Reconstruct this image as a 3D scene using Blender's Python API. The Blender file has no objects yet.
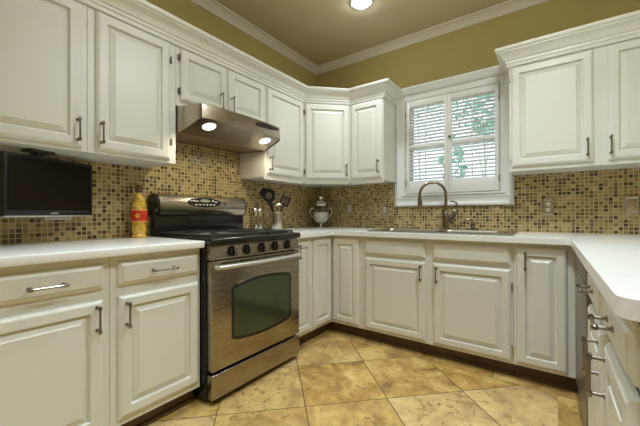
import bpy, bmesh, math, random
from mathutils import Vector, Matrix
random.seed(4)
PI = math.pi
sc = bpy.context.scene
C = sc.collection
RZ = lambda a: Matrix.Rotation(math.radians(a), 4, 'Z')
T = lambda x, y, z: Matrix.Translation((x, y, z))

# ------------------------------------------------------------------ materials
class NT:
    def __init__(s, name):
        s.m = bpy.data.materials.new(name); s.m.use_nodes = True
        s.t = s.m.node_tree; s.b = s.t.nodes['Principled BSDF']
    def n(s, kind, **kw):
        nd = s.t.nodes.new(kind)
        for k, v in kw.items(): setattr(nd, k, v)
        return nd
    def link(s, a, b): s.t.links.new(a, b)
    def put(s, sock, v):
        if hasattr(v, 'is_linked') or isinstance(v, bpy.types.NodeSocket): s.link(v, sock)
        else: sock.default_value = v
    def math(s, op, a, b=0.0, c=0.0):
        nd = s.n('ShaderNodeMath', operation=op)
        for i, v in enumerate((a, b, c)): s.put(nd.inputs[i], v)
        return nd.outputs[0]
    def mix(s, f, a, b, blend='MIX'):
        nd = s.n('ShaderNodeMix', data_type='RGBA', blend_type=blend)
        s.put(nd.inputs[0], f); s.put(nd.inputs[6], a); s.put(nd.inputs[7], b)
        return nd.outputs[2]
    def ramp(s, f, stops, interp='LINEAR'):
        nd = s.n('ShaderNodeValToRGB'); r = nd.color_ramp; r.interpolation = interp
        while len(r.elements) < len(stops): r.elements.new(0.5)
        for e, (p, c) in zip(r.elements, stops): e.position = p; e.color = (*c, 1)
        s.put(nd.inputs[0], f); return nd.outputs[0]
    def noise(s, vec, scale, detail=4.0, rough=.5, dist=0.0):
        nd = s.n('ShaderNodeTexNoise'); s.put(nd.inputs['Vector'], vec)
        nd.inputs['Scale'].default_value = scale; nd.inputs['Detail'].default_value = detail
        nd.inputs['Roughness'].default_value = rough; nd.inputs['Distortion'].default_value = dist
        return nd.outputs[0]
    def bump(s, h, strength, dist):
        nd = s.n('ShaderNodeBump'); nd.inputs['Strength'].default_value = strength; nd.inputs['Distance'].default_value = dist
        s.link(h, nd.inputs['Height']); s.link(nd.outputs[0], s.b.inputs['Normal'])
    def pos(s): return s.n('ShaderNodeNewGeometry').outputs['Position']
    def comb(s, x, y, z=0.0):
        nd = s.n('ShaderNodeCombineXYZ')
        for i, v in enumerate((x, y, z)): s.put(nd.inputs[i], v)
        return nd.outputs[0]
    def sep(s, v):
        nd = s.n('ShaderNodeSeparateXYZ'); s.link(v, nd.inputs[0]); return nd.outputs
    def white(s, v):
        nd = s.n('ShaderNodeTexWhiteNoise'); s.link(v, nd.inputs['Vector']); return nd.outputs[0]

def simple(name, col, rough=.5, metal=0.0, var=0.06, scale=6.0, bump=0.0, bscale=120.0, **kw):
    t = NT(name); b = t.b
    p = t.pos()
    f = t.noise(p, scale, 3)
    lo = tuple(c*(1-var) for c in col); hi = tuple(min(1, c*(1+var)) for c in col)
    t.link(t.ramp(f, [(.3, lo), (.7, hi)]), b.inputs['Base Color'])
    b.inputs['Roughness'].default_value = rough; b.inputs['Metallic'].default_value = metal
    if bump: t.bump(t.noise(p, bscale, 3), bump, .002)
    for k, v in kw.items(): b.inputs[k.replace('_', ' ')].default_value = v
    return t.m

def brushed(name, col, rough, axis, var=.10, bs=.06):
    t = NT(name)
    mp = t.n('ShaderNodeMapping'); t.link(t.pos(), mp.inputs[0])
    s = [260, 260, 260]; s[axis] = 3
    mp.inputs['Scale'].default_value = s
    f = t.noise(mp.outputs[0], 1.0, 3)
    t.link(t.ramp(f, [(.25, tuple(c*(1-var) for c in col)), (.75, tuple(min(1, c*(1+var)) for c in col))]), t.b.inputs['Base Color'])
    t.b.inputs['Metallic'].default_value = 1.0
    t.link(t.math('MULTIPLY_ADD', f, .14, rough-.07), t.b.inputs['Roughness'])
    t.bump(f, bs, .001)
    return t.m

def mosaic(name, u_axis):
    t = NT(name); P = t.sep(t.pos())
    pitch = .0254
    u = t.math('DIVIDE', P[u_axis], pitch); v = t.math('DIVIDE', t.math('SUBTRACT', P[2], .916), pitch)
    iu, iv = t.math('FLOOR', u), t.math('FLOOR', v)
    fu, fv = t.math('FRACT', u), t.math('FRACT', v)
    du = t.math('MINIMUM', fu, t.math('SUBTRACT', 1.0, fu)); dv = t.math('MINIMUM', fv, t.math('SUBTRACT', 1.0, fv))
    d = t.math('MINIMUM', du, dv)
    rnd = t.white(t.comb(iu, iv, 3.3)); rnd2 = t.white(t.comb(iu, iv, 9.1))
    cl = t.ramp(rnd, [(0, (.065, .038, .012)), (.13, (.135, .090, .030)), (.32, (.225, .160, .060)), (.50, (.315, .24, .097)), (.76, (.37, .288, .128)), (.94, (.44, .355, .18))], 'CONSTANT')
    mott = t.noise(t.pos(), 90, 4)
    cl = t.mix(.5, cl, t.mix(mott, (.25, .16, .06, 1), (1.0, .92, .75, 1)), 'SOFT_LIGHT')
    tile = t.math('GREATER_THAN', d, .095)
    col = t.mix(tile, (.53, .44, .24, 1), cl)
    t.link(col, t.b.inputs['Base Color'])
    t.link(t.ramp(t.math('MULTIPLY', tile, t.math('ADD', rnd2, .15)), [(0, (.75,)*3), (.2, (.45,)*3), (1, (.22,)*3)]), t.b.inputs['Roughness'])
    sm = t.n('ShaderNodeMapRange'); t.link(d, sm.inputs[0]); sm.inputs[1].default_value = .05; sm.inputs[2].default_value = .14
    t.bump(sm.outputs[0], .5, .0015)
    return t.m

def travertine():
    t = NT('travertine_tile'); p = t.pos(); P = t.sep(p)
    S = .472; r2 = math.sqrt(2)
    cu, cv = (1.424-1.257)/r2, (1.424+1.257)/r2
    u = t.math('DIVIDE', t.math('SUBTRACT', t.math('MULTIPLY', t.math('ADD', P[0], P[1]), 1/r2), cu), S)
    v = t.math('DIVIDE', t.math('SUBTRACT', t.math('MULTIPLY', t.math('SUBTRACT', P[0], P[1]), 1/r2), cv), S)
    bk = t.math('GREATER_THAN', P[1], -.648); rt = t.math('GREATER_THAN', P[0], 2.217)
    bd = t.math('MAXIMUM', bk, rt)
    ub = t.math('DIVIDE', t.math('SUBTRACT', P[0], 1.405), S); vb = t.math('DIVIDE', t.math('ADD', P[1], .648), S)
    ur = t.math('DIVIDE', t.math('SUBTRACT', P[0], 2.217), .09)
    ub = t.math('ADD', t.math('MULTIPLY', rt, ur), t.math('MULTIPLY', t.math('SUBTRACT', 1.0, rt), ub))
    pick = lambda a, b: t.math('ADD', t.math('MULTIPLY', bd, b), t.math('MULTIPLY', t.math('SUBTRACT', 1.0, bd), a))
    u2, v2 = pick(u, ub), pick(v, vb)
    iu, iv = t.math('FLOOR', u2), t.math('FLOOR', v2)
    fu, fv = t.math('FRACT', u2), t.math('FRACT', v2)
    d = t.math('MINIMUM', t.math('MINIMUM', fu, t.math('SUBTRACT', 1.0, fu)), t.math('MINIMUM', fv, t.math('SUBTRACT', 1.0, fv)))
    cell = t.comb(iu, iv, t.math('MULTIPLY', bd, 7.0))
    rnd = t.white(cell)
    off = t.n('ShaderNodeVectorMath', operation='MULTIPLY_ADD'); t.link(cell, off.inputs[0]); off.inputs[1].default_value = (3.1, 5.7, 2.3); t.link(p, off.inputs[2])
    q = off.outputs[0]
    n1 = t.noise(q, 4.0, 8, .62, .8)
    base = t.ramp(n1, [(.30, (.17, .086, .017)), (.43, (.35, .203, .050)), (.56, (.50, .325, .094)), (.72, (.66, .48, .195))])
    base = t.mix(t.math('MULTIPLY', t.math('POWER', rnd, 2.0), t.math('SUBTRACT', .75, t.math('MULTIPLY', bd, .6))), base, (.80, .65, .37, 1))
    n2 = t.noise(q, 22.0, 5, .6)
    base = t.mix(.55, base, t.mix(n2, (.2, .2, .2, 1), (.85, .85, .85, 1)), 'OVERLAY')
    n3 = t.noise(q, 8.5, 5, .6, .6)
    blot = t.ramp(n3, [(.60, (0, 0, 0)), (.66, (1, 1, 1))])
    base = t.mix(t.math('MULTIPLY', blot, .8), base, (.30, .18, .06, 1))
    sp = t.ramp(t.noise(q, 26.0, 3, .55), [(.565, (0, 0, 0)), (.61, (1, 1, 1))])
    zone = t.ramp(t.noise(q, 3.2, 3, .6), [(.44, (0, 0, 0)), (.62, (1, 1, 1))])
    base = t.mix(t.math('MULTIPLY', t.math('MULTIPLY', sp, zone), .9), base, (.27, .155, .05, 1))
    pit = t.ramp(t.noise(q, 60, 2), [(.70, (0, 0, 0)), (.74, (1, 1, 1))])
    base = t.mix(t.math('MULTIPLY', pit, .35), base, (.25, .15, .06, 1))
    g = t.math('GREATER_THAN', d, .0058)
    t.link(t.mix(g, (.12, .065, .022, 1), base), t.b.inputs['Base Color'])
    t.link(t.math('MULTIPLY_ADD', n2, .22, .30), t.b.inputs['Roughness'])
    sm = t.n('ShaderNodeMapRange'); t.link(d, sm.inputs[0]); sm.inputs[1].default_value = .003; sm.inputs[2].default_value = .012
    t.bump(sm.outputs[0], .5, .002)
    return t.m

def emit(name, col, strength):
    t = NT(name); t.b.inputs['Base Color'].default_value = (*col, 1)
    t.b.inputs['Emission Color'].default_value = (*col, 1); t.b.inputs['Emission Strength'].default_value = strength
    return t.m

def glass(name, col=(1, 1, 1), rough=0.0, ior=1.45):
    t = NT(name); t.b.inputs['Base Color'].default_value = (*col, 1)
    t.b.inputs['Transmission Weight'].default_value = 1.0
    t.b.inputs['Roughness'].default_value = rough; t.b.inputs['IOR'].default_value = ior
    return t.m

M = {}
M['paint'] = simple('antique_white_paint', (.715, .708, .635), .36, var=.02, scale=3)
M['trim'] = simple('white_trim_paint', (.745, .745, .71), .42, var=.02)
M['crown'] = simple('cream_crown_paint', (.56, .50, .38), .45, var=.02)
M['wall'] = simple('olive_gold_wall_paint', (.36, .285, .092), .85, var=.05, scale=2, bump=.08)
M['slat'] = simple('bright_white_slat', (.84, .84, .82), .4, var=.01)
M['ceil'] = simple('cream_ceiling_paint', (.54, .465, .30), .9, var=.02, bump=.05)
M['counter'] = simple('white_solid_surface', (.84, .84, .815), .20, var=.03, scale=60)
M['tile_l'] = mosaic('stone_mosaic_along_y', 1)
M['tile_b'] = mosaic('stone_mosaic_along_x', 0)
M['floor'] = travertine()
M['toe'] = simple('brown_toe_kick', (.10, .055, .025), .5, var=.3)
M['steel'] = brushed('brushed_stainless_horizontal', (.36, .315, .25), .27, 1)
M['steelh'] = brushed('brushed_stainless_hood', (.47, .41, .33), .25, 1, .03, .015)
M['steelx'] = brushed('brushed_stainless_sink', (.42, .39, .34), .33, 0)
M['pewter'] = simple('dark_pewter_metal', (.27, .24, .20), .28, 1.0, var=.1)
M['nickel'] = simple('brushed_nickel', (.30, .265, .21), .26, 1.0, var=.08)
M['chrome'] = simple('polished_metal', (.75, .73, .68), .12, 1.0, var=.03)
M['plate'] = simple('shiny_nickel_plate', (.66, .63, .57), .24, 1.0, var=.2, scale=90)
M['filter'] = simple('hood_filter_mesh', (.42, .36, .28), .40, 1.0, var=.3, scale=200)
M['black'] = simple('black_enamel', (.012, .011, .010), .18, var=.2)
M['blackm'] = simple('matte_black_iron', (.020, .019, .019), .32, var=.3)
M['blackp'] = simple('black_plastic', (.014, .011, .014), .35, var=.2)
M['screen'] = simple('black_tv_screen', (.013, .008, .004), .45, var=.1, Specular_IOR_Level=.10)
M['ovenglass'] = simple('green_tinted_oven_glass', (.040, .048, .026), .10, var=.1, Specular_IOR_Level=1.0, Specular_Tint=(.55, .70, .42, 1))
M['display'] = simple('grey_green_display', (.20, .26, .17), .25, var=.1)
M['white'] = simple('white_plastic', (.74, .71, .62), .4, var=.03)
M['silver'] = simple('silver_plastic', (.62, .60, .56), .35, .6, var=.04)
M['beige'] = simple('beige_plate_insert', (.42, .34, .22), .35, .5, var=.25, scale=80)
M['grey'] = simple('grey_appliance_front', (.20, .185, .165), .38, .6, var=.05)
M['glass'] = glass('clear_glass')
M['pane'] = glass('window_pane_glass', (.97, 1, .99))
M['lens'] = emit('lit_downlight_lens', (.92, .97, 1), 75)
M['fill_globe'] = emit('fill_globe_glow', (.83, .93, 1), 50)  # glow of the added fill light
M['hoodlens'] = emit('lit_hood_lens', (1, .90, .68), 9)
M['powder'] = simple('white_flour', (.85, .83, .77), .9, var=.02, bump=.2)
M['fruit'] = simple('golden_preserved_fruit', (.72, .44, .06), .22, var=.45, scale=40, Coat_Weight=.6)
M['red'] = simple('red_band_paint', (.62, .035, .012), .35, var=.15, scale=40)
M['gold'] = simple('yellow_gold_paint', (.80, .50, .08), .35, var=.15)
M['cork'] = simple('dark_cork', (.16, .075, .03), .8, var=.3, scale=80)
M['leaf'] = simple('teal_green_leaf', (.26, .66, .52), .6, var=.35, scale=3)
M['bark'] = simple('birch_bark', (.62, .62, .56), .9, var=.15, scale=10)
M['bounce_ground'] = simple('pale_garden_ground', (.72, .75, .70), .95, var=.1, scale=2)  # made pale to bounce sky light up to the slat undersides
M['led'] = simple('silver_badge', (.55, .53, .50), .3, .8, var=.05)

# ------------------------------------------------------------------ mesh helpers
class MB:
    def __init__(s, xf=None): s.bm = bmesh.new(); s.xf = xf or Matrix()
    def v(s, p): return s.bm.verts.new(s.xf @ Vector(p))
    def f(s, vs):
        try: return s.bm.faces.new(vs)
        except ValueError: return None
    def box(s, x0, y0, z0, x1, y1, z1, bev=0.0, seg=2):
        x0, x1 = sorted((x0, x1)); y0, y1 = sorted((y0, y1)); z0, z1 = sorted((z0, z1))
        c = [s.v(p) for p in ((x0,y0,z0),(x1,y0,z0),(x1,y1,z0),(x0,y1,z0),(x0,y0,z1),(x1,y0,z1),(x1,y1,z1),(x0,y1,z1))]
        fs = [s.f([c[i] for i in q]) for q in ((3,2,1,0),(4,5,6,7),(0,1,5,4),(1,2,6,5),(2,3,7,6),(3,0,4,7))]
        if bev: bmesh.ops.bevel(s.bm, geom=list({e for f in fs for e in f.edges}), offset=bev, segments=seg, profile=.5, affect='EDGES')
        return s
    def loops(s, rings, close=True, cap0=True, cap1=True):
        R = [[s.v(p) for p in r] for r in rings]; n = len(R[0])
        for a, b in zip(R, R[1:]):
            for i in range(n if close else n-1):
                j = (i+1) % n; s.f([a[i], a[j], b[j], b[i]])
        if cap0: s.f(R[0][::-1])
        if cap1: s.f(R[-1])
        return s
    def panel(s, x0, z0, x1, z1, yf, prof):
        # nested rectangles seen from -y; prof: (inset, depth behind the front plane)
        rings = [[(x0+i, yf+d, z0+i), (x1-i, yf+d, z0+i), (x1-i, yf+d, z1-i), (x0+i, yf+d, z1-i)] for i, d in prof]
        return s.loops(rings)
    def tube(s, pts, r, n=10, cap=True):
        pts = [Vector(p) for p in pts]; rs = r if isinstance(r, (list, tuple)) else [r]*len(pts)
        rings = []; up = None
        for i, p in enumerate(pts):
            d = (pts[min(i+1, len(pts)-1)] - pts[max(i-1, 0)]).normalized()
            if up is None: up = d.orthogonal().normalized()
            up = (up - d*up.dot(d)).normalized(); w = d.cross(up)
            rings.append([p + (up*math.cos(2*PI*k/n) + w*math.sin(2*PI*k/n))*rs[i] for k in range(n)])
        return s.loops(rings, True, cap, cap)
    def lathe(s, prof, c=(0, 0, 0), n=28, cap0=True, cap1=True):
        return s.loops([[(c[0]+r*math.cos(2*PI*k/n), c[1]+r*math.sin(2*PI*k/n), c[2]+z) for k in range(n)] for r, z in prof], True, cap0, cap1)
    def disc(s, c, nrm, r, h, n=24, r2=None):
        c = Vector(c); d = Vector(nrm).normalized()
        return s.tube([c, c + d*h], [r, r2 if r2 is not None else r], n)
    def sweep(s, path, prof, z0=0.0):
        # path: 2D points; prof: (offset to the left of travel, z); mitred corners
        P = [Vector(p) for p in path]; rings = []
        for i, p in enumerate(P):
            ns = []
            if i > 0: d = (P[i]-P[i-1]).normalized(); ns.append(Vector((-d.y, d.x)))
            if i < len(P)-1: d = (P[i+1]-P[i]).normalized(); ns.append(Vector((-d.y, d.x)))
            if len(ns) == 2:
                m = (ns[0]+ns[1]).normalized(); m = m/m.dot(ns[0])
            else: m = ns[0]
            rings.append([(p.x+m.x*o, p.y+m.y*o, z0+z) for o, z in prof])
        return s.loops(rings)
    def prism(s, poly, z0, z1, bev=0.0):
        a = [s.v((x, y, z0)) for x, y in poly]; b = [s.v((x, y, z1)) for x, y in poly]; n = len(poly)
        top = s.f(b); fs = [s.f(a[::-1]), top]
        for i in range(n): fs.append(s.f([a[i], a[(i+1) % n], b[(i+1) % n], b[i]]))
        if bev: bmesh.ops.bevel(s.bm, geom=list({e for f in fs if f for e in f.edges}), offset=bev, segments=3, profile=.5, affect='EDGES')
        return s
    def build(s, name, mat, parent=None, angle=32):
        bmesh.ops.recalc_face_normals(s.bm, faces=s.bm.faces)
        me = bpy.data.meshes.new(name); s.bm.to_mesh(me); s.bm.free()
        if me.polygons:
            me.polygons.foreach_set('use_smooth', [True]*len(me.polygons)); me.set_sharp_from_angle(angle=math.radians(angle))
        me.materials.append(mat if not isinstance(mat, str) else M[mat])
        o = bpy.data.objects.new(name, me); C.objects.link(o)
        if parent is not None: o.parent = parent
        return o

def thing(name, label, cat, loc=(0, 0, 0), rot=0, group=None):
    o = bpy.data.objects.new(name, None); C.objects.link(o); o.empty_display_size = .1
    o.location = loc; o.rotation_euler = (0, 0, math.radians(rot))
    o['label'] = label; o['category'] = cat
    if group: o['group'] = group
    return o
def tag(o, label, cat, group=None):
    o['label'] = label; o['category'] = cat
    if group: o['group'] = group
    return o
def struct(o): o['kind'] = 'structure'; return o
def copy_tree(o, parent=None):
    c = o.copy(); C.objects.link(c)
    if parent is not None: c.parent = parent
    for ch in [q for q in bpy.data.objects if q.parent == o]: copy_tree(ch, c)
    return c

RAISED = [(0, .021), (0, .013), (.004, .007), (.011, .002), (.016, 0), (.050, 0), (.052, .004), (.054, .014), (.061, .0155), (.064, .012), (.083, .004), (.087, .001), (.090, .001)]
SLAB = [(0, .021), (0, .013), (.003, .010), (.016, .003), (.018, 0), (.020, 0)]
def door(parent, x0, z0, x1, z1, yf, xf=None, name='door', prof=None):
    return MB(xf).panel(x0, z0, x1, z1, yf, prof or RAISED).build(name, 'paint', parent, 10)
def drawer(parent, x0, z0, x1, z1, yf): return MB().panel(x0, z0, x1, z1, yf, SLAB).build('drawer', 'paint', parent, 10)
def pull(parent, x, z, yf, L=.112, horiz=False, xf=None):
    # bar on two posts with small collars; (x, z) is its middle
    m = MB(xf); st = .032
    P = (lambda t, y: (x+t, yf-y, z)) if horiz else (lambda t, y: (x, yf-y, z+t))
    m.tube([P(-L/2, st), P(L/2, st)], .0042, 10)
    for sgn in (-1, 1):
        t = sgn*(L/2-.008)
        m.tube([P(t, .0), P(t, .003), P(t, .004), P(t, st)], [.008, .008, .0045, .0045], 10)
        m.tube([P(sgn*(L/2-.013), st), P(sgn*(L/2-.003), st), P(sgn*(L/2+.003), st)], [.0075, .0075, .004], 10)
    return m.build('handle', 'pewter', parent)
def hinge(parent, x, z, yf, mat='pewter', xf=None):
    m = MB(xf); m.tube([(x, yf+.004, z-.022), (x, yf+.004, z+.022)], .004, 8); m.box(x-.008, yf+.012, z-.018, x+.008, yf+.0205, z+.018)
    return m.build('hinge', mat, parent)
def carcass(parent, w, d, z0, z1, x0=0.0): return MB().box(x0, -.004, z0, x0+w, -d, z1, .0015, 1).build('carcass', 'paint', parent)
def toekick(parent, w, d=.535, h=.099):
    m = MB().box(0, -.02, 0, w, -d, h); m.box(0, -d, 0, w, -d-.012, .022, .004)
    return m.build('toe_kick', 'toe', parent)

# ------------------------------------------------------------------ the room
CEIL, RX, RY = 2.737, 2.955, -5.2
def slab(name, mat, *b): return struct(MB().box(*b).build(name, mat))
slab('floor', 'floor', -.1, RY-.1, -.06, RX+.1, .1, 0)
ceiling = slab('ceiling', 'ceil', -.1, RY-.1, CEIL, RX+.1, .1, CEIL+.08)
wl = slab('wall_left', 'wall', -.12, RY-.1, 0, 0, .12, CEIL)
WX0, WX1, WZ0, WZ1 = 1.062, 1.868, 1.236, 2.138
m = MB(); m.box(0, 0, 0, WX0, .12, CEIL); m.box(WX1, 0, 0, RX, .12, CEIL); m.box(WX0, 0, 0, WX1, .12, WZ0); m.box(WX0, 0, WZ1, WX1, .12, CEIL)
wb = struct(m.build('wall_back', 'wall'))
slab('wall_right', 'wall', RX, RY-.1, 0, RX+.12, .12, CEIL)
slab('wall_rear', 'wall', -.1, RY-.12, 0, RX+.1, RY, CEIL)
TT = .005
struct(MB().box(0, -3.0, .88, TT, 0, 1.40).box(0, -1.915, 1.40, TT, -1.13, 1.72).build('trim_1', 'tile_l'))
struct(MB().box(TT, -TT, .88, RX, 0, 1.13).box(TT, -TT, 1.13, .957, 0, 1.40).box(1.957, -TT, 1.13, RX, 0, 1.40).build('trim_2', 'tile_b'))
cp = [(0, -.067), (.006, -.067), (.010, -.060), (.014, -.050), (.028, -.034), (.046, -.020), (.054, -.012), (.062, -.010), (.066, 0), (0, 0)]
struct(MB().sweep([(RX, RY), (RX, 0), (0, 0), (0, RY)], cp, CEIL).build('trim_3', 'crown'))

# recessed downlights: can trim and lit lens set in the ceiling, each with its lamp; all but the first are unseen, added for brightness
def downlight_mesh(parent, x, y, z):
    MB(T(x, y, z)).lathe([(.062, -.002), (.064, -.010), (.085, -.007), (.088, -.001), (.088, 0)], cap0=False, cap1=False).build('trim_ring', 'trim', parent)
    MB(T(x, y, z)).lathe([(.060, -.004), (.056, -.016), (.045, -.026), (.025, -.033), (.004, -.035)], cap0=False).build('lens', 'lens', parent)
DL = [(.985, -.735), (2.05, -1.35), (.97, -2.15), (2.05, -2.75), (1.0, -3.9), (2.1, -4.1)]
d0 = thing('recessed_downlight', 'round lit recessed downlight in the cream ceiling', 'ceiling light', (DL[0][0], DL[0][1], CEIL))
downlight_mesh(d0, 0, 0, 0)
for x, y in DL[1:]:  # extra downlights outside the view, put in as fill light
    downlight_mesh(ceiling, x, y, CEIL)
POW = [5.2, 11.0, 3.2, 7.4, 5.0, 8.6]
SPR = [112, 112, 88, 95, 110, 110]
for (x, y), pw, sp_ in zip(DL, POW, SPR):
    l = bpy.data.lights.new('downlight_and_fill_lamp', 'AREA'); l.shape = 'DISK'; l.size = .11; l.energy = pw; l.color = (.81, .92, 1); l.spread = math.radians(sp_)
    o = bpy.data.objects.new('downlight_and_fill_lamp', l); o.location = (x, y, CEIL-.040); C.objects.link(o)

# globe fill light, added above the view to brighten ceiling and room
gl = MB(T(2.2, -1.55, CEIL)).lathe([(.07, 0), (.07, -.02), (.02, -.03), (.02, -.09)]).build('fill_lamp_stem', 'nickel', ceiling)
MB(T(2.2, -1.55, CEIL)).lathe([(.1*math.sin(PI*k/12), -.185+.1*math.cos(PI*k/12)) for k in range(1, 12)]).build('fill_lamp_globe', 'fill_globe', gl)

# ------------------------------------------------------------------ window
win = struct(MB().box(WX0, .0, WZ0, WX0+.012, .12, WZ1).box(WX1-.012, .0, WZ0, WX1, .12, WZ1).box(WX0, 0, WZ0, WX1, .12, WZ0+.012).box(WX0, 0, WZ1-.012, WX1, .12, WZ1).build('window_1', 'trim'))
m = MB(); zc = 1.69
for z0, z1, y in ((WZ0+.012, zc+.02, .075), (zc-.02, WZ1-.012, .095)):
    m.box(WX0+.012, y-.012, z0, WX0+.05, y+.012, z1, .002); m.box(WX1-.05, y-.012, z0, WX1-.012, y+.012, z1, .002)
    m.box(WX0+.05, y-.012, z0, WX1-.05, y+.012, z0+.04, .002); m.box(WX0+.05, y-.012, z1-.04, WX1-.05, y+.012, z1, .002)
m.build('window_sash', 'trim', win)
for z0, z1, y in ((WZ0+.052, zc-.02, .075), (zc+.02, WZ1-.052, .095)):
    MB().box(WX0+.05, y-.002, z0, WX1-.05, y+.002, z1).build('window_pane', 'pane', win)
# casing: profiled sides, moulded foot, head with a cap moulding
cx0, cx1 = .980, 1.946
cas = [(0, 0), (0, -.030), (.008, -.034), (.016, -.030), (.022, -.022), (.060, -.018), (.066, -.022), (.074, -.018), (.082, -.012), (.082, 0)]
m = MB()
def casing_side(x, sgn):
    w = (WX0-cx0)/.082
    ring = [(x+sgn*o*w, d) for o, d in cas]
    m.loops([[(a, b, 1.14) for a, b in ring], [(a, b, 2.19) for a, b in ring]])
casing_side(cx0, 1); casing_side(cx1, -1)
m.box(cx0, 0, 2.128, cx1, -.020, 2.20, .002)
m.build('window_casing', 'trim', win)
hp = [(0, 2.185), (.024, 2.185), (.028, 2.192), (.036, 2.196), (.042, 2.212), (.058, 2.226), (.062, 2.232), (.062, 2.244), (0, 2.244)]
MB().sweep([(cx1+.004, 0), (cx1+.004, -.012), (cx0-.004, -.012), (cx0-.004, 0)], hp).build('window_head_molding', 'trim', win)
m = MB()
fp = [(0, 1.130), (.018, 1.130), (.024, 1.134), (.026, 1.150), (.020, 1.158), (.018, 1.178), (.020, 1.186), (.022, 1.198), (.026, 1.204), (.027, 1.212), (.024, 1.218), (.022, 1.222), (.022, 1.236), (0, 1.236)]
m.sweep([(1.948, -.004), (.966, -.004)], fp)
m.box(.957, 0, 1.130, 1.957, -.016, 1.20, .003); m.box(.957, 0, 1.15, .984, -.017, 1.358, .003); m.box(1.942, 0, 1.15, 1.957, -.017, 1.358, .003)
m.box(WX0-.03, .03, 1.226, WX1+.03, -.040, 1.240, .004)
m.build('window_stool', 'trim', win)

# plantation shutters
def shutter(name, label, x0, x1, z0, z1, rod_shift, knob):
    t = thing(name, label, 'shutter', (x0, 0, z0)); w = x1-x0; h = z1-z0; st = .030
    ya, yb = -.026, -.002
    m = MB(); m.box(0, ya, 0, st, yb, h, .002); m.box(w-st, ya, 0, w, yb, h, .002)
    m.box(st, ya+.001, 0, w-st, yb-.001, .118, .002); m.box(st, ya+.001, h-.056, w-st, yb-.001, h, .002); m.box(st, ya+.001, .428, w-st, yb-.001, .458, .002)
    m.build('shutter_frame', 'trim', t)
    for za, zb in ((.118, .428), (.458, h-.056)):
        n = round((zb-za)/.031); p = (zb-za)/n; b = MB(); a = math.radians(-14)
        for i in range(n):
            zc_ = za + p*(i+.5); ring = []
            for k in range(8):
                th = 2*PI*k/8; yy, zz = .0185*math.cos(th), .0036*math.sin(th)
                ring.append((yy*math.cos(a) - zz*math.sin(a) - .014, zc_ + yy*math.sin(a) + zz*math.cos(a)))
            b.loops([[(st+.001, y, z) for y, z in ring], [(w-st-.001, y, z) for y, z in ring]])
        b.build('slat_panel', 'slat', t)
    for za, zb in ((.125, .415), (.47, h-.040)):
        MB().box(w/2-.004, -.042, za, w/2+.004, -.034, zb, .0015).build('tilt_rod', 'trim', t)
    hx = -.001 if not knob else w+.001
    for z in (.10, h-.12):
        MB().tube([(hx, -.026, z-.025), (hx, -.026, z+.025)], .0045, 8).build('hinge', 'pewter', t)
    if knob:
        MB().disc((.016, -.026, .487), (0, -1, 0), .006, .012).disc((.016, -.038, .487), (0, -1, 0), .013, .010, r2=.011).build('knob', 'pewter', t)
    return t
shutter('window_shutter', 'white slatted shutter leaf beside the corner wall cabinets, without a knob', 1.077, 1.4575, 1.250, 2.122, 0, False)
shutter('window_shutter', 'white slatted shutter leaf with a small dark knob on its stile', 1.4595, 1.853, 1.250, 2.122, 0, True)

# ------------------------------------------------------------------ base cabinets
BF, DF = -.600, -.6215       # face frame and door front (local y)
def base_cab(label, x_or_y, rot, w, loc, cat='base cabinet'):
    t = thing('base_cabinet', label, 'cabinet', loc, rot)
    carcass(t, w, .60, .10, .874); toekick(t, w); return t
# left run
t = base_cab('cream base cabinet under the television, one drawer above one raised-panel door', 0, 90, .632, (0, -3.0, 0))
d = drawer(t, .055, .738, .605, .845, DF); pull(d, .41, .784, DF, .118, True)
d = door(t, .055, .135, .605, .692, DF); pull(d, .578, .615, DF)
t = base_cab('cream base cabinet beside the range below the glass bottle, drawer over door', 0, 90, .448, (0, -2.3665, 0))
d = drawer(t, .030, .738, .431, .845, DF); pull(d, .232, .790, DF, .118, True)
d = door(t, .030, .135, .431, .692, DF); pull(d, .062, .607, DF); 
# beyond the range
t = base_cab('narrow cream base cabinet squeezed between range and corner cabinet', 0, 90, .246, (0, -1.146, 0))
d = door(t, .012, .125, .236, .850, DF); pull(d, .052, .770, DF, .105)
# corner
t = thing('corner_cabinet', 'L-shaped cream corner base cabinet with two doors meeting in the inner corner', 'cabinet')
MB().prism([(.004, -.898), (.60, -.898), (.60, -.60), (.908, -.60), (.908, -.004), (.004, -.004)], .10, .874).build('carcass', 'paint', t)
MB().prism([(.02, -.898), (.535, -.898), (.535, -.535), (.908, -.535), (.908, -.02), (.02, -.02)], 0, .099).build('toe_kick', 'toe', t)
door(t, .018, .122, .276, .852, DF, T(0, -.90, 0) @ RZ(90)); door(t, .624, .122, .886, .852, DF)
# sink base
SX = .910
t = thing('base_cabinet', 'wide cream base cabinet under the sink with two doors and two false drawer fronts', 'cabinet', (SX, 0, 0))
MB().box(0, -.004, .10, 1.084, -.60, .70, .0015, 1).box(0, -.582, .70, 1.084, -.60, .874).box(0, -.004, .70, .015, -.582, .874).box(1.069, -.004, .70, 1.084, -.582, .874).build('carcass', 'paint', t); toekick(t, 1.084)
for a, b, px in ((.944, 1.442, 1.411), (1.496, 1.984, 1.525)):
    drawer(t, a-SX, .728, b-SX, .848, DF)
    d = door(t, a-SX, .120, b-SX, .703, DF); pull(d, px-SX, .622, DF)
    for z in (.20, .60): hinge(d, (b-SX+.004) if px > 1.5 else (a-SX-.004), z, DF, 'plate' if px > 1.5 else 'paint')
# narrow right cabinet
t = base_cab('narrow cream base cabinet with one tall door between sink base and grey appliance', 0, 0, .314, (1.996, 0, 0))
d = door(t, .014, .120, .272, .850, DF); pull(d, .066, .766, DF)
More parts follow.
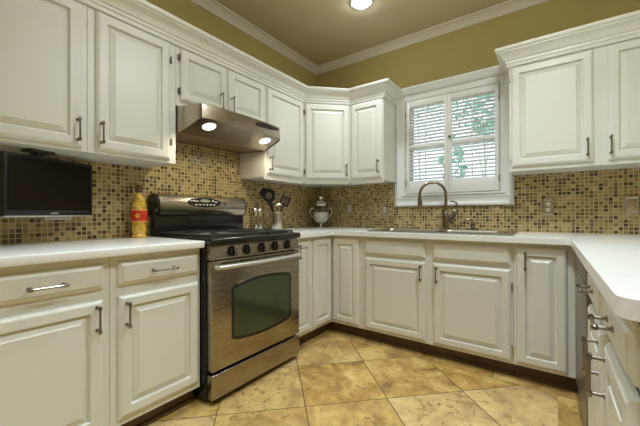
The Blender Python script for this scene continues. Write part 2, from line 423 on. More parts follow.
# right run, fronts face -x ; local x runs towards -y
RXF = 2.302
depth = RX - (RXF + .0215)
t = thing('dishwasher', 'narrow view of a grey dishwasher front in the corner beside the narrow cabinet', 'appliance', (RX, -.604, 0), -90)
MB().box(.0, -.01, .10, .708, -depth, .874).build('housing', 'black', t)
MB().box(.022, -depth, .115, .704, -depth-.0215, .765, .004).build('door', 'grey', t)
MB().box(.022, -depth, .769, .704, -depth-.0215, .870, .004).build('control_panel', 'grey', t)
toekick(t, .708, depth-.06)
t = thing('base_cabinet', 'cream base cabinet at the free end of the counter, two drawers over two doors', 'cabinet', (RX, -1.314, 0), -90)
carcass(t, .871, depth-.007, .10, .874); toekick(t, .871, depth-.06); yf = -depth-.0215
for a, b, px in ((.045, .425, .385), (.495, .832, .530)):
    d = drawer(t, a, .738, b, .848, yf); pull(d, (a+b)/2-.035, .795, yf, .105, True)
    d = door(t, a, .125, b, .712, yf); pull(d, px, .625, yf)

# ------------------------------------------------------------------ worktops
def rounded_poly(pts, rad, n=6):
    out = []
    for i, p in enumerate(pts):
        r = rad.get(i, 0)
        if not r: out.append(p); continue
        p = Vector(p); a = (Vector(pts[i-1])-p).normalized(); b = (Vector(pts[(i+1) % len(pts)])-p).normalized()
        c = p + a*r + b*r
        for k in range(n+1):
            th = k/n*PI/2; q = c - b*r*math.cos(th) - a*r*math.sin(th)
            out.append((q.x, q.y))
    return out
cw = MB().prism([(TT, -3.0), (.648, -3.0), (.648, -1.9165), (TT, -1.9165)], .876, .914, .006).build('worktop', 'counter')
tag(cw, 'white worktop under the television ending at the range', 'worktop')
SK = (.935, -.575, 1.990, -.068)      # sink cut-out
m = MB()
outer = rounded_poly([(TT, -TT), (TT, -1.1455), (.648, -1.1455), (.648, -.648), (2.281, -.648), (2.281, -2.218), (RX-.001, -2.218), (RX-.001, -TT)], {3: .03, 4: .02, 5: .035})
def poly_with_hole(m, outer, hole, z0, z1):
    bm = m.bm
    for z, in ((z0,), (z1,)):
        es = []
        for ring in (outer, hole):
            vs = [m.v((x, y, z)) for x, y in ring]
            es += [bm.edges.new((vs[i], vs[(i+1) % len(vs)])) for i in range(len(vs))]
        bmesh.ops.triangle_fill(bm, edges=es, use_beauty=True)
    for ring in (outer, hole):
        a = [m.v((x, y, z0)) for x, y in ring]; b = [m.v((x, y, z1)) for x, y in ring]; n = len(ring)
        for i in range(n): m.f([a[i], a[(i+1) % n], b[(i+1) % n], b[i]])
    bmesh.ops.remove_doubles(bm, verts=bm.verts, dist=1e-5)
x0, y0, x1, y1 = SK
poly_with_hole(m, outer, [(x0+.02, y0+.02), (x1-.02, y0+.02), (x1-.02, y1-.02), (x0+.02, y1-.02)], .876, .914)
ct = m.build('worktop', 'counter')
bv = ct.modifiers.new('edge', 'BEVEL'); bv.width = .005; bv.segments = 3; bv.limit_method = 'ANGLE'; bv.angle_limit = math.radians(50)
tag(ct, 'long white U-shaped worktop running from the range past the sink to its free end', 'worktop')

# ------------------------------------------------------------------ sink
t = thing('kitchen_sink', 'stainless drop-in double-bowl sink below the window', 'sink', ((x0+x1)/2, (y0+y1)/2, .914))
W, D = x1-x0, y1-y0
def rr(a, b, c, d_, r, z, n=5):
    return [(p[0], p[1], z) for p in rounded_poly([(a, b), (c, b), (c, d_), (a, d_)], {0: r, 1: r, 2: r, 3: r}, n)]
m = MB()
bowls = [(-W/2+.03, -D/2+.03, -.03, D/2-.105), (.005, -D/2+.03, W/2-.10, D/2-.105)]
m2 = MB()
es = []
rings = [rr(-W/2, -D/2, W/2, D/2, .03, .009)] + [rr(*b, .05, .009) for b in bowls]
for ring in rings:
    vs = [m.v(p) for p in ring]; es += [m.bm.edges.new((vs[i], vs[(i+1) % len(vs)])) for i in range(len(vs))]
bmesh.ops.triangle_fill(m.bm, edges=es, use_beauty=True)
a = [m.v(p) for p in rings[0]]; b = [m.v((p[0], p[1], .0005)) for p in rings[0]]
for i in range(len(a)): m.f([a[i], a[(i+1) % len(a)], b[(i+1) % len(a)], b[i]])
bmesh.ops.remove_doubles(m.bm, verts=m.bm.verts, dist=1e-5)
m.build('rim', 'steelx', t)
for bx in bowls:
    q = lambda s_, z: rr(bx[0]+s_, bx[1]+s_, bx[2]-s_, bx[3]-s_, .05, z)
    bw = MB().loops([q(0, .009), q(.004, .002), q(.006, -.02), q(.012, -.16), q(.03, -.178), q(.06, -.182)], cap0=False).build('bowl', 'steelx', t)
    MB().lathe([(.04, -.181), (.04, -.179), (.03, -.178), (.01, -.180)], ((bx[0]+bx[2])/2, (bx[1]+bx[3])/2, 0)).build('drain', 'chrome', bw)
# raised lip at the dry end and front
MB().box(W/2-.075, -D/2+.03, .009, W/2-.05, D/2-.04, .014, .002).build('drainboard_ridge', 'steelx', t)

# faucet: base, body and gooseneck spout, pull-down spray head, angled side lever
fx, fy = 1.463, -.118
t = thing('kitchen_faucet', 'dark pewter gooseneck faucet with side lever behind the sink', 'faucet', (fx, fy, .9235))
MB().box(-.125, -.028, 0, .125, .028, .006, .0025).build('deck_plate', 'chrome', t)
MB().lathe([(.034, .006), (.034, .010), (.028, .014), (.024, .016), (.024, .11), (.021, .135), (.0165, .15), (.0125, .16)]).build('body', 'nickel', t)
dirv = Vector((-.93, -.36, 0)); pts = []
R_ = .108
for z in (.15, .22, .29): pts.append((0, 0, z))
for k in range(1, 15):
    th = PI*k/14*1.05; o = R_*(1-math.cos(th)); pts.append((dirv.x*o, dirv.y*o, .30+R_*math.sin(th)))
MB().tube(pts, .0125, 14).build('spout', 'nickel', t)
e = Vector(pts[-1]); dn = (e-Vector(pts[-2])).normalized()
MB().tube([e, e+dn*.004, e+dn*.012, e+dn*.075, e+dn*.088], [.0125, .017, .0175, .021, .018], 14).build('spray_head', 'nickel', t)
lv = MB().tube([(.012, 0, .055), (.030, 0, .075), (.078, -.005, .158), (.084, -.005, .168)], [.020, .024, .023, .016], 14).build('lever_housing', 'nickel', t)
MB().tube([(.080, -.005, .163), (.090, -.006, .195), (.086, -.008, .228), (.066, -.010, .240), (.036, -.012, .241)], [.009, .0075, .0065, .006, .0065], 10).build('lever', 'nickel', lv)
# soap dispenser
t = thing('soap_dispenser', 'small pewter deck dispenser with curved nozzle beside the faucet', 'dispenser', (1.672, -.105, .9235))
MB().lathe([(.026, 0), (.026, .005), (.018, .012), (.016, .035), (.020, .042), (.020, .058), (.012, .066), (.008, .070)]).build('body', 'nickel', t)
MB().tube([(0, 0, .066), (-.012, -.005, .082), (-.035, -.014, .088), (-.058, -.022, .078), (-.064, -.024, .064)], [.008, .008, .0075, .006, .006], 10).build('nozzle', 'nickel', t)

# ------------------------------------------------------------------ wall cabinets
UF, UD, UB, UT = -.310, -.3315, 1.365, 2.135
DB, DT = 1.390, 2.100
def rail(parent, w): return MB().box(0, UF+.002, UB-.020, w, UF+.022, UB+.004, .003).build('light_rail', 'paint', parent)
def wall_cab(label, w, loc, rot, zb=UB):
    t = thing('wall_cabinet', label, 'cabinet', (loc[0], loc[1], 0), rot)
    carcass(t, w, .310, zb, UT)
    return t
t = wall_cab('cream wall cabinet above the television, cut by the photo edge', .642, (0, -3.0), 90, 1.372)
d = door(t, .10, DB, .618, DT, UD); pull(d, .597, 1.474, UD)
t = wall_cab('cream wall cabinet between the television cabinet and the range hood', .464, (0, -2.3565), 90, 1.372)
d = door(t, .033, DB, .422, DT, UD); pull(d, .053, 1.478, UD); hinge(d, .428, 1.50, UD); hinge(d, .428, 2.0, UD)
t = wall_cab('short two-door cream wall cabinet directly above the range hood', .7575, (0, -1.8910), 90, 1.737)
d = door(t, .0245, 1.772, .3725, DT, UD); pull(d, .3145, 1.842, UD, .118); hinge(d, .0185, 1.83, UD); hinge(d, .0185, 2.04, UD)
d = door(t, .3885, 1.772, .7435, DT, UD); pull(d, .4075, 1.842, UD, .118)
t = wall_cab('cream wall cabinet with one tall door beside the range hood', .500, (0, -1.1325), 90); rail(t, .500)
d = door(t, .018, DB, .482, DT, UD); pull(d, .036, 1.476, UD)
# diagonal corner
t = thing('corner_wall_cabinet', 'diagonal-fronted cream wall cabinet in the corner above the glass jar', 'cabinet')
MB().prism([(.004, -.004), (.004, -.6315), (.310, -.6315), (.6315, -.310), (.6315, -.004)], UB, UT).build('carcass', 'paint', t)
L = .3215*math.sqrt(2); X = T(.310, -.6315, 0) @ RZ(45)
d = door(t, .016, DB, L-.016, DT, -.0215, X); pull(d, L-.048, 1.476, -.0215, xf=X)
for z in (1.46, 2.02): hinge(d, .010, z, -.0215, xf=X)
MB(X).box(.01, .002, UB-.020, L-.01, .022, UB+.004, .003).build('light_rail', 'paint', t)
t = wall_cab('narrow cream wall cabinet between the corner cabinet and the window', .342, (.6335, 0), 0); rail(t, .342)
d = door(t, .010, DB, .330, DT, UD); pull(d, .302, 1.492, UD)
t = wall_cab('two-door cream wall cabinet on the far side of the window from the corner', 1.000, (1.952, 0), 0, 1.362)
d = door(t, .014, DB, .462, DT, UD); pull(d, .430, 1.480, UD)
for z in (1.46, 2.03): hinge(d, .008, z, UD, 'paint')
d = door(t, .528, DB, .985, DT, UD); pull(d, .540, 1.480, UD)
# crown mouldings on the wall cabinets
CP = [(0, 2.108), (.010, 2.108), (.013, 2.114), (.013, 2.128), (.020, 2.134), (.020, 2.150), (.027, 2.153), (.031, 2.165), (.042, 2.184), (.058, 2.199), (.066, 2.204), (.066, 2.211), (.074, 2.214), (.080, 2.224), (.080, 2.236), (0, 2.236)]
o = MB().sweep([(.977, 0), (.977, -.311), (.6315, -.311), (.311, -.6315), (.311, -3.0)], CP).build('cabinet_crown', 'paint')
tag(o, 'stepped white crown molding running along the wall cabinets over the range and corner', 'crown molding')
o = MB().sweep([(RX, -.311), (1.951, -.311), (1.951, 0)], CP).build('cabinet_crown', 'paint')
tag(o, 'white crown molding on top of the two-door wall cabinet beyond the window', 'crown molding')

# ------------------------------------------------------------------ range
t = thing('gas_range', 'stainless gas range with black cooktop between the cream base cabinets', 'range', (0, -1.9115, 0), 90)
w = .762
MB().box(.001, -.02, .03, w-.001, -.640, .884, .003).build('body', 'black', t)
for fx_, fy_ in ((.05, -.08), (.71, -.08), (.05, -.58), (.71, -.58)): MB().lathe([(.018, 0), (.018, .03)], (fx_, fy_, 0), 12).build('foot', 'blackp', t)
# door with gently bowed window
def arch(x0, x1, z0, z1, y, bow, n=12, r=.03):
    pts = []
    for k in range(n+1): s = k/n; pts.append((x0+r+(x1-x0-2*r)*s, y, z0 - bow*4*s*(1-s)))
    for k in range(4): a = PI/2*k/3; pts.append((x1-r+r*math.sin(a), y, z0+r-r*math.cos(a)))
    for k in range(4): a = PI/2*k/3; pts.append((x1-r+r*math.cos(a), y, z1-r+r*math.sin(a)))
    for k in range(n+1): s = 1-k/n; pts.append((x0+r+(x1-x0-2*r)*s, y, z1 + bow*4*s*(1-s)))
    for k in range(4): a = PI/2*k/3; pts.append((x0+r-r*math.sin(a), y, z1-r+r*math.cos(a)))
    for k in range(4): a = PI/2*k/3; pts.append((x0+r-r*math.cos(a), y, z0+r-r*math.sin(a)))
    return pts
od = MB().box(.008, -.641, .190, w-.008, -.690, .798, .006, 3).build('oven_door', 'steel', t)
MB().loops([arch(.140, .660, .325, .650, -.690, .022), arch(.142, .658, .327, .648, -.6935, .022), arch(.156, .644, .341, .634, -.6925, .020)], cap0=False, cap1=False).build('window_frame', 'black', od)
MB().loops([arch(.155, .645, .340, .635, -.6905, .020), arch(.156, .644, .341, .634, -.6920, .020)], cap0=False).build('window_glass', 'ovenglass', od)
m = MB()
for k in range(5): m.box(.07+k*.128, -.689, .778, .07+k*.128+.112, -.6905, .787)
m.build('vent', 'black', od)
hp_ = []
for k in range(17):
    s = k/16; hp_.append((.035+.692*s, -.720-.022*4*s*(1-s), .765))
hb = MB().tube([(.035, -.690, .765), (.030, -.705, .765)] + hp_ + [(.732, -.705, .765), (.727, -.690, .765)], [.012]*2+[.0125]*17+[.012]*2, 12).build('handle', 'silver', od)
MB().box(.008, -.641, .036, w-.008, -.690, .172, .006, 3).build('storage_drawer', 'steel', t)
MB().loops([[(.008, -.60, .806), (w-.008, -.60, .806), (w-.008, -.60, .884), (.008, -.60, .884)], [(.008, -.690, .806), (w-.008, -.690, .806), (w-.008, -.672, .884), (.008, -.672, .884)]]).build('control_panel', 'steel', t)
for kx in (.150, .263, .389, .508, .630):
    nrm = Vector((0, -1, .22)).normalized(); c = Vector((kx, -.681, .846))
    k = MB().disc(c, nrm, .031, .004).disc(c+nrm*.004, nrm, .027, .014, r2=.024).build('knob', 'blackp', t)
    r = MB(Matrix.Translation(c+nrm*.020) @ Matrix.Rotation(math.radians(-12), 4, 'X')).box(-.0065, -.016, -.027, .0065, .003, .027, .003)
    r.build('grip', 'pewter', k)
MB().box(.0, -.035, .886, w, -.702, .926, .012, 4).build('cooktop', 'black', t)
for bx_, by_, br in ((.165, -.20, .040), (.165, -.50, .048), (.381, -.35, .045), (.597, -.20, .040), (.597, -.50, .050)):
    b = MB().lathe([(br+.018, .926), (br+.016, .929), (br, .931), (br, .934)], (bx_, by_, 0), 24).build('burner', 'nickel', t)
    MB().lathe([(br-.006, .934), (br-.004, .937), (br-.012, .939), (.004, .940)], (bx_, by_, 0), 24).build('burner_cap', 'blackm', b)
for gx0, gx1 in ((.030, .270), (.276, .486), (.492, .732)):
    m = MB(); z = .938; y0_, y1_ = -.080, -.640
    for a, b in (((gx0, y0_), (gx1, y0_)), ((gx0, y1_), (gx1, y1_)), ((gx0, y0_), (gx0, y1_)), ((gx1, y0_), (gx1, y1_)), ((gx0, (y0_+y1_)/2), (gx1, (y0_+y1_)/2))):
        m.tube([(a[0], a[1], z), (b[0], b[1], z)], .006, 8)
    for yc in ((-.20, -.50) if gx1-gx0 > .22 else (-.35,)):
        xc = (gx0+gx1)/2
        for k in range(8):
            an = PI/4*k+PI/8*0; rx_, ry_ = (gx1-gx0)/2*.98, .125
            cx_, sy_ = math.cos(an), math.sin(an)
            sc_ = min(rx_/abs(cx_) if abs(cx_) > .01 else 9, ry_/abs(sy_) if abs(sy_) > .01 else 9)
            m.tube([(xc+cx_*.022, yc+sy_*.022, z+.002), (xc+cx_*sc_, yc+sy_*sc_, z)], .0052, 6)
    for a in (gx0, gx1):
        for b in (y0_, y1_): m.tube([(a, b, z), (a, b, .926)], [.006, .009], 8)
    m.build('grate', 'blackm', t)
MB().box(.006, -.010, .926, w-.006, -.075, 1.060, .004).build('riser', 'black', t)
# backguard: rounded pod between dark end caps
prof = [(-.008, 1.052), (-.055, 1.046), (-.088, 1.054), (-.108, 1.080), (-.113, 1.115), (-.106, 1.155), (-.088, 1.185), (-.060, 1.198), (-.020, 1.198), (-.008, 1.192)]
bg = MB().loops([[(.024, a, b) for a, b in prof], [(w-.014, a, b) for a, b in prof]]).build('backguard', 'steel', t)
def cap(xa, xb):
    c = Vector((-.058, 1.12)); big = [((a-c.x)*1.04+c.x, (b-c.y)*1.04+c.y) for a, b in prof]; sm = [((a-c.x)*.86+c.x, (b-c.y)*.86+c.y) for a, b in prof]
    s = 1 if xb > xa else -1
    return MB().loops([[(xa, a, b) for a, b in big], [(xa+(xb-xa)*.6, a, b) for a, b in big], [(xb, a, b) for a, b in sm]]).build('end_cap', 'black', bg)
cap(.026, -.004); cap(w-.016, w-.001)
def ell(cx_, cz_, a, b, y, n=28): return [(cx_+a*math.cos(2*PI*k/n), y, cz_+b*math.sin(2*PI*k/n)) for k in range(n)]
dcx, dcz = .362, 1.148
def on_face(z):   # front of the pod at height z
    for (ya, za), (yb, zb) in zip(prof[2:], prof[3:]):
        if za <= z <= zb: return ya+(yb-ya)*(z-za)/(zb-za)
    return -.09
def patch(cx_, cz_, a, b, lift, n=28, m_=7):
    rings = []
    for j in range(m_):
        f = 1-j/m_; rings.append([(cx_+a*f*math.cos(2*PI*k/n), on_face(cz_+b*f*math.sin(2*PI*k/n))-lift, cz_+b*f*math.sin(2*PI*k/n)) for k in range(n)])
    base = [(x, y+.01, z) for x, y, z in rings[0]]
    return MB().loops([base]+rings, cap0=False)
dp = patch(dcx, dcz, .140, .036, .003).build('display_panel', 'black', bg)
patch(dcx+.005, dcz+.012, .042, .013, .0055).build('clock_display', 'display', dp)
for k in range(6): patch(dcx-.075+k*.03, dcz-.017, .009, .005, .0055, 12, 3).build('button', 'white', dp)
for xx, zz in ((-.085, .010), (.072, .012), (.095, .004)): patch(dcx+xx, dcz+zz, .010, .006, .0055, 12, 3).build('button', 'white' if xx < 0 else 'silver', dp)
patch(dcx-.003, 1.092, .013, .006, .002, 14, 3).build('badge', 'blackp', bg)
patch(dcx+.178, 1.138, .007, .010, .002, 14, 3).build('indicator', 'blackp', bg)

# ------------------------------------------------------------------ range hood
t = thing('range_hood', 'stainless under-cabinet range hood with two lit lamps above the range', 'range hood', (0, -1.885, 0), 90)
H = [(.0, -.008), (.0, -.325), (.006, -.360), (.022, -.500), (.036, -.522), (.10, -.535), (.371, -.548), (.642, -.535), (.706, -.522), (.720, -.500), (.736, -.360), (.742, -.325), (.742, -.008)]
lipz = [1.585, 1.567, 1.575, 1.620, 1.632, 1.634, 1.636, 1.634, 1.632, 1.620, 1.575, 1.567, 1.585]
topz = [1.733]*2+[1.731]+[1.722]*7+[1.731]+[1.733]*2
m = MB()
Lr = [(x, y, z) for (x, y), z in zip(H, lipz)]; Ur = [(x, y, z) for (x, y), z in zip(H, topz)]
sh = lambda pts, s_, dz: [((x-.371)*s_+.371, y*s_ if y < -.1 else y, z+dz) for x, y, z in pts]
m.loops([Lr, sh(Lr, 1.0, .006), sh(Ur, .996, -.006), sh(Ur, .985, 0)], cap0=False)
m.build('shell', 'steelh', t)
# sloped lamp panel and filter underneath
FX, FZ = -.330, 1.570
PZ = lambda y: FZ + (FX-y)*.335
inn = [(p[0]*.985+.0057, p[1]+.006, PZ(p[1]+.006)) for p in Lr[3:10]]
a0, a1 = (.014, FX-.045, PZ(FX-.045)), (.728, FX-.045, PZ(FX-.045))
inn = [(.012, FX, FZ)] + [a0] + inn + [a1] + [(.730, FX, FZ)]
MB().loops([inn, [(x, y, z+.004) for x, y, z in inn]]).build('lamp_panel', 'steelh', t)
fl = [(.008, FX, FZ), (.734, FX, FZ), (.734, -.012, 1.588), (.008, -.012, 1.588)]
MB().loops([fl, [(x, y, z+.006) for x, y, z in fl]]).build('filter_surround', 'steelh', t)
for fa, fb in ((.030, .366), (.376, .712)):
    q = [(fa, FX+.02, 1.5715), (fb, FX+.02, 1.5715), (fb, -.03, 1.5868), (fa, -.03, 1.5868)]
    MB().loops([q, [(x, y, z-.003) for x, y, z in q]]).build('filter', 'filter', t)
nrm = Vector((0, -.335, -1)).normalized()
for lx in (.130, .612):
    c = Vector((lx, -.455, 1.6113))
    lp = MB().disc(c-nrm*.002, nrm, .048, .0035, r2=.046).build('lamp_ring', 'silver', t)
    MB().disc(c+nrm*.001, nrm, .040, .002, r2=.038).build('lamp_lens', 'hoodlens', lp)
    l = bpy.data.lights.new('hood_lamp', 'SPOT'); l.energy = 5; l.spot_size = math.radians(140); l.spot_blend = .6; l.color = (1, .90, .70); l.shadow_soft_size = .03
    o = bpy.data.objects.new('hood_lamp', l); C.objects.link(o); o.location = Matrix.Translation((0, -1.885, 0)) @ RZ(90) @ (c+nrm*.016)
    o.rotation_euler = (Vector((-.35, 0, -1))).to_track_quat('-Z', 'Y').to_euler()
ring = [(.440, 1.682), (.455, 1.700), (.50, 1.707), (.60, 1.708), (.68, 1.706), (.682, 1.690), (.60, 1.678), (.50, 1.674), (.455, 1.675)]
def hood_front(x):
    for (xa, ya), (xb, yb) in zip(H[4:9], H[5:10]):
        if xa <= x <= xb: return ya+(yb-ya)*(x-xa)/(xb-xa)
    return -.535
MB().loops([[(x, hood_front(x)+.006, z) for x, z in ring], [(x, hood_front(x)-.003, z) for x, z in ring]]).build('control_panel', 'black', t)

# ------------------------------------------------------------------ television under the wall cabinet
ang = math.degrees(math.atan2(.39, -.17)) - 0
t = thing('television', 'small black flat television hung below the wall cabinet', 'television', (.165, -2.4595, 1.052), 0)
t.rotation_euler = (0, 0, math.atan2(.391, -.170)); hw = .213
MB().box(-hw, -.012, 0, hw, .028, .288, .006, 3).build('casing', 'blackp', t)
MB().box(-hw+.014, -.0145, .030, hw-.014, -.011, .274, .001).build('screen', 'screen', t)
MB().box(-hw+.002, -.0135, -.002, hw-.002, .010, .004, .001).build('bottom_strip', 'silver', t)
MB().box(-.016, -.0145, .012, .020, -.0115, .0185, .001).build('badge', 'led', t)
MB().box(.0, -.0150, .0245, .0 + .18, -.0115, .0262, .0005).build('trim_line', 'pewter', t)
MB().box(-.067, .022, .22, -.043, .050, .300).box(-.067, .0, .286, -.043, .05, .312, .002).box(-.110, -.020, .306, -.0, .045, .3195, .002).build('mount', 'blackm', t)
MB().lathe([(.022, .290), (.022, .298)], (-.055, .02, 0), 16).build('swivel', 'blackp', t)

# ------------------------------------------------------------------ outlets
def outlet(label, loc, rot, w_, h_, insert, kind):
    t = thing('wall_outlet', label, 'wall outlet', loc, rot, None); a, b = w_/2, h_/2
    m = MB()
    rings = [[(-a, -TT, -b), (a, -TT, -b), (a, -TT, b), (-a, -TT, b)]]
    for ins, dy in ((0, .004), (.004, .008), (.010, .008), (.014, .005), (.016, .005)):
        rings.append([(-a+ins, -TT-dy, -b+ins), (a-ins, -TT-dy, -b+ins), (a-ins, -TT-dy, b-ins), (-a+ins, -TT-dy, b-ins)])
    m.loops(rings); m.build('plate', 'plate' if kind != 'white' else 'white', t)
    yv = -TT-.005
    if kind == 'switch':
        i = MB().box(-a+.016, yv-.003, -b+.020, a-.016, yv+.001, b-.020, .001).build('rocker', insert, t)
    else:
        for s in (-1, 1):
            i = MB().loops([[(x, yv+.001, z) for x, _, z in ell(0, s*.022, .014, .016, 0, 16)], [(x, yv-.003, z) for x, _, z in ell(0, s*.022, .013, .015, 0, 16)]]).build('socket', insert, t)
            MB().box(-.007, yv-.0036, s*.022-.004, -.005, yv-.002, s*.022+.006).box(.005, yv-.0036, s*.022-.004, .007, yv-.002, s*.022+.006).build('slot', 'blackp', i)
    return t
outlet('metal wall switch on the mosaic nearest the glass jar', (.441, 0, 1.115), 0, .064, .112, 'silver', 'switch')
outlet('small metal wall switch on the mosaic beside the window casing', (.848, 0, 1.100), 0, .062, .100, 'silver', 'switch')
outlet('shiny metal duplex outlet on the mosaic below the two-door wall cabinet', (2.176, 0, 1.110), 0, .070, .124, 'white', 'duplex')
outlet('metal-framed wall switch with tan insert at the photo edge above the counter', (2.630, 0, 1.113), 0, .074, .122, 'beige', 'switch')
outlet('pale wall outlet plate half hidden behind the television', (0, -2.395, 1.082), 90, .118, .100, 'white', 'white')

# ------------------------------------------------------------------ things on the worktops
t = thing('glass_bottle', 'tall decorative bottle of golden preserved fruit with a red band', 'bottle', (.080, -2.005, .914))
MB().lathe([(.036, 0), (.042, .004), (.043, .012), (.034, .024), (.038, .032), (.044, .055), (.040, .082), (.036, .098), (.036, .176), (.039, .182), (.044, .198), (.041, .216), (.033, .224), (.036, .230), (.036, .240), (.028, .254), (.018, .266), (.015, .282), (.018, .288)], n=24).build('body', 'fruit', t)
MB().lathe([(.0445, .102), (.046, .106), (.046, .172), (.0445, .176)], n=24, cap0=False, cap1=False).build('label_band', 'red', t)
dv = Vector((.82, -.57, 0)).normalized(); up = Vector((0, 0, 1)); sd = up.cross(dv)
m = MB(); c = dv*.0465+up*.139
for k in range(6):
    a = PI/3*k; q = c + sd*math.cos(a)*.009 + up*math.sin(a)*.009; m.disc(q-dv*.001, dv, .005, .002, 10)
m.build('emblem', 'gold', t)
MB().lathe([(.046, .098), (.047, .102), (.046, .106)], n=24, cap0=False, cap1=False).lathe([(.046, .172), (.047, .176), (.045, .180)], n=24, cap0=False, cap1=False).build('band_edge', 'gold', t)
MB().lathe([(.017, .284), (.020, .288), (.022, .306), (.020, .326), (.010, .334), (.003, .335)], n=18).build('stopper', 'cork', t)

def mill(label, y, x):
    t = thing('pepper_mill', label, 'mill', (x, y, .914))
    MB().lathe([(.024, 0), (.025, .004), (.025, .052), (.022, .056)], n=20).build('base', 'chrome', t)
    MB().lathe([(.020, .056), (.021, .060), (.021, .124), (.020, .128)], n=20).build('body', 'glass', t)
    MB().lathe([(.022, .128), (.025, .132), (.025, .190), (.020, .198), (.006, .201)], n=20).build('cap', 'chrome', t)
mill('shiny chrome and clear mill standing closer to the range', -1.012, .060)
mill('shiny chrome and clear mill standing closer to the utensil crock', -.952, .060)

CR = (.185, -.862)
t = thing('utensil_crock', 'metal utensil crock standing on the worktop beside the range', 'crock', (*CR, .914))
MB().lathe([(.046, 0), (.050, .003), (.051, .008), (.051, .158), (.054, .162), (.054, .168), (.049, .168), (.047, .160), (.047, .010), (.02, .008)], n=28).build('body', 'plate', t)
vdir = Vector((.66, -.75, 0)).normalized()     # facing across the room
sdir = Vector((.75, .66, 0)).normalized()
def utensil(name, label, cat, foot, slope, L, head, hmat, out=0.0):
    # foot: offset along sdir inside the crock; slope: sideways run per unit of height
    f = sdir*foot + vdir*out
    t = thing(name, label, cat, (CR[0]+f.x, CR[1]+f.y, .926))
    p0 = Vector((0, 0, 0)); p1 = sdir*slope*L + Vector((0, 0, L)); ax = (p1-p0).normalized()
    MB().tube([p0, p0.lerp(p1, .5), p1], [.0055, .0060, .0095 if hmat == 'blackp' else .0055], 8).build('handle', hmat, t)
    head(t, p1, ax); return t
def frame_of(ax): n_ = (vdir-ax*vdir.dot(ax)).normalized(); return n_, n_.cross(ax).normalized()
def skimmer(t, p, ax):
    n_, s_ = frame_of(ax); c = p + ax*.062
    P = lambda a, b, d: c + s_*a + ax*b + n_*d
    ringo = [(.060*math.cos(2*PI*k/20)*(1 if math.sin(2*PI*k/20) > -.2 else .9), (.064*math.sin(2*PI*k/20))) for k in range(20)]
    m = MB(); m.loops([[P(a, b, -.004) for a, b in ringo], [P(a, b, .004) for a, b in ringo], [P(a*.50, b*.50, .005) for a, b in ringo], [P(a*.50, b*.50, -.003) for a, b in ringo]], cap0=False, cap1=False)
    m.loops([[P(a*.52, b*.52, -.004) for a, b in ringo], [P(a, b, -.004) for a, b in ringo]], cap0=False, cap1=False)
    h = m.build('head', 'blackp', t)
    MB().loops([[P(a*.51, b*.51, -.002) for a, b in ringo], [P(a*.51, b*.51, .002) for a, b in ringo]]).build('mesh_insert', 'grey', h)
def spoon(mat, r=.042, l=.055):
    def go(t, p, ax):
        n_, s_ = frame_of(ax); c = p + ax*l*.9; rings = []
        for j in range(5):
            f = (1, .85, .6, .3, .05)[j]; d = (0, -.008, -.014, -.017, -.018)[j]
            rings.append([c + s_*r*f*math.cos(2*PI*k/18) + ax*l*f*math.sin(2*PI*k/18) + n_*d for k in range(18)])
        inner = [[q + n_*.003 for q in rg] for rg in rings]
        MB().loops(inner[::-1]+rings).build('bowl', mat, t)
    return go
def turner(t, p, ax):
    n_, s_ = frame_of(ax); P = lambda a, b, d: p + s_*a + ax*b + n_*d
    m = MB()
    for a0, a1 in ((-.042, -.024), (-.016, -.004), (.004, .016), (.024, .042)):
        m.loops([[P(a0, .012, -.002), P(a1, .012, -.002), P(a1, .012, .002), P(a0, .012, .002)], [P(a0, .072, -.002), P(a1, .072, -.002), P(a1, .072, .002), P(a0, .072, .002)]])
    for b0, b1 in ((-.004, .014), (.070, .084)):
        m.loops([[P(-.042, b0, -.0024), P(.042, b0, -.0024), P(.042, b0, .0024), P(-.042, b0, .0024)], [P(-.042, b1, -.0024), P(.042, b1, -.0024), P(.042, b1, .0024), P(-.042, b1, .0024)]])
    m.build('blade', 'blackp', t)
def ladle(t, p, ax):
    rings = []; c = p + ax*.01 + vdir*.02
    for j in range(7):
        th = PI/2*j/6; rings.append([c + Vector((.042*math.cos(th)*math.cos(2*PI*k/20), .042*math.cos(th)*math.sin(2*PI*k/20), .030*math.sin(th))) for k in range(20)])
    MB().loops(rings, cap0=False).build('bowl', 'chrome', t)
utensil('skimmer', 'black plastic skimmer with grey centre leaning out of the utensil crock', 'utensil', .020, -.30, .240, skimmer, 'blackp', .020)
utensil('serving_spoon', 'solid black spoon behind the skimmer in the utensil crock', 'utensil', .028, -.42, .272, spoon('blackp'), 'blackp', -.018)
utensil('ladle', 'shiny metal ladle with its bowl just above the crock rim', 'utensil', .002, .05, .200, ladle, 'chrome', .034)
utensil('slotted_turner', 'black slotted turner leaning towards the corner in the utensil crock', 'utensil', -.028, .40, .215, turner, 'blackp', .003)

t = thing('apothecary_jar', 'footed glass jar of white powder in the corner of the worktop', 'jar', (.190, -.185, .914))
MB().lathe([(.060, 0), (.062, .004), (.052, .010), (.018, .020), (.014, .034), (.020, .046)], n=28).build('foot', 'chrome', t)
MB().lathe([(.020, .046), (.055, .052), (.082, .080), (.092, .120), (.092, .180), (.084, .214), (.074, .228), (.078, .236), (.073, .236), (.070, .228), (.081, .212), (.089, .179), (.089, .120), (.079, .082), (.053, .056), (.01, .050)], n=32).build('bowl', 'glass', t)
MB().lathe([(.012, .0535), (.050, .0585), (.075, .084), (.086, .120), (.085, .160), (.060, .170), (.01, .176)], n=28).build('contents', 'powder', t)
ld = MB().lathe([(.078, .237), (.080, .242), (.074, .256), (.058, .276), (.042, .286), (.026, .292)], n=28).build('lid', 'chrome', t)
MB().lathe([(.020, .292), (.016, .298), (.024, .312), (.027, .324), (.018, .340), (.004, .346)], n=20).build('finial', 'chrome', ld)
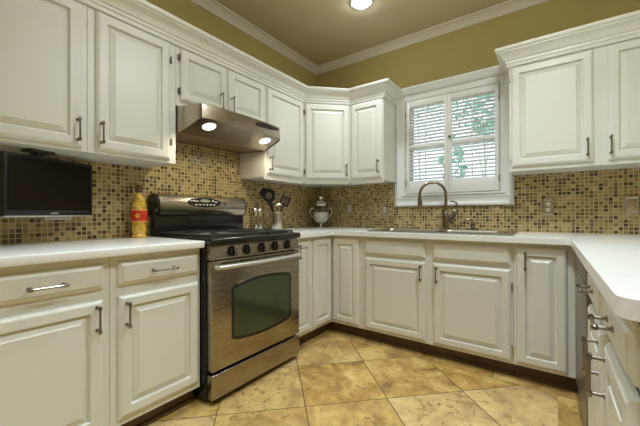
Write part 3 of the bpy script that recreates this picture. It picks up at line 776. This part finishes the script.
for s in (-1, 1):
    sv = sdir*s
    MB().tube([sv*.074+Vector((0, 0, .205)), sv*.100+Vector((0, 0, .212)), sv*.120+Vector((0, 0, .180)), sv*.116+Vector((0, 0, .140)), sv*.093+Vector((0, 0, .115))], .0065, 8).build('handle', 'chrome', t)

# ------------------------------------------------------------------ garden behind the window
struct(MB().box(-14, .3, -.25, 16, 26, -.15).build('bounce_ground', 'bounce_ground'))  # unseen ground, kept pale as a reflector for the shutter slats
def tree(label, x, y, zc, rx, rz, n, seed, cat='tree', bare=0.0):
    rnd = random.Random(seed); t = thing('garden_tree', label, cat, (x, y, -.15))
    m = MB(); m.tube([(0, 0, 0), (.03, 0, zc*.5), (-.04, .02, zc)], [.02, .016, .010], 8)
    for k in range(7):
        a = rnd.uniform(0, 2*PI); q = Vector((math.cos(a)*rx*.8, math.sin(a)*rx*.8, zc+rnd.uniform(-.3, .8)*rz))
        m.tube([(0, 0, zc*(.45+.07*k)), q*.5+Vector((0, 0, zc*.30)), q], [.008, .006, .004], 6)
    m.build('trunk', 'bark', t)
    f = MB()
    for k in range(n):
        u = Vector((rnd.gauss(0, 1), rnd.gauss(0, 1), rnd.gauss(0, 1))).normalized()*rnd.uniform(.25, 1)**.5
        c = Vector((u.x*rx, u.y*rx, zc+u.z*rz)); a = Vector((rnd.gauss(0, 1), rnd.gauss(0, 1), rnd.gauss(0, 1))).normalized(); b = a.orthogonal().normalized(); s = rnd.uniform(.035, .07)
        tip = c+a*s*1.5; base = c-a*s*1.5; nn = a.cross(b)*s*.25
        f.f([f.v(base), f.v(c+b*s*.6+nn), f.v(tip), f.v(c-b*s*.6+nn)])
    f.build('foliage', 'leaf', t, 180)
tree('leafy garden tree seen through the shutter leaf with the knob', 1.30, 3.0, 3.05, .50, .55, 240, 3)
tree('bushy shrub seen low through the shutter leaf with the knob', 1.05, 1.9, 1.85,   .20, .50, 70, 8, 'shrub')
tree('distant garden tree seen through the shutter leaf beside the corner cabinets', -.55, 5.2, 4.1, .95, .40, 120, 5)

# ------------------------------------------------------------------ world, camera
w_ = bpy.data.worlds.new('sky'); sc.world = w_; w_.use_nodes = True
bgn = w_.node_tree.nodes['Background']; bgn.inputs[0].default_value = (.84, .95, 1.0, 1); bgn.inputs[1].default_value = 1.45

cam = bpy.data.cameras.new('camera'); co = bpy.data.objects.new('camera', cam); C.objects.link(co)
cam.sensor_width = 36; cam.lens = 318.054/640*36; cam.clip_start = .02
yaw, pit, rol = .625969845, .00334738831, -.00282485138
F = Vector((-math.sin(yaw)*math.cos(pit), math.cos(yaw)*math.cos(pit), math.sin(pit)))
R = Vector((math.cos(yaw), math.sin(yaw), 0)); U = R.cross(F)
R2 = R*math.cos(rol)+U*math.sin(rol); U2 = -R*math.sin(rol)+U*math.cos(rol)
co.matrix_world = Matrix(((R2.x, U2.x, -F.x, 2.18652), (R2.y, U2.y, -F.y, -2.96471), (R2.z, U2.z, -F.z, 1.05985), (0, 0, 0, 1)))
sc.camera = co
vs = sc.view_settings; vs.view_transform = 'Standard'; vs.look = 'None'; vs.exposure = 0.12; vs.gamma = 1.0; vs.use_curve_mapping = False
sc.cycles.max_bounces = 10; sc.cycles.diffuse_bounces = 6; sc.cycles.glossy_bounces = 5; sc.cycles.transmission_bounces = 8; sc.cycles.use_denoising = True
sc.cycles.sample_clamp_indirect = 6
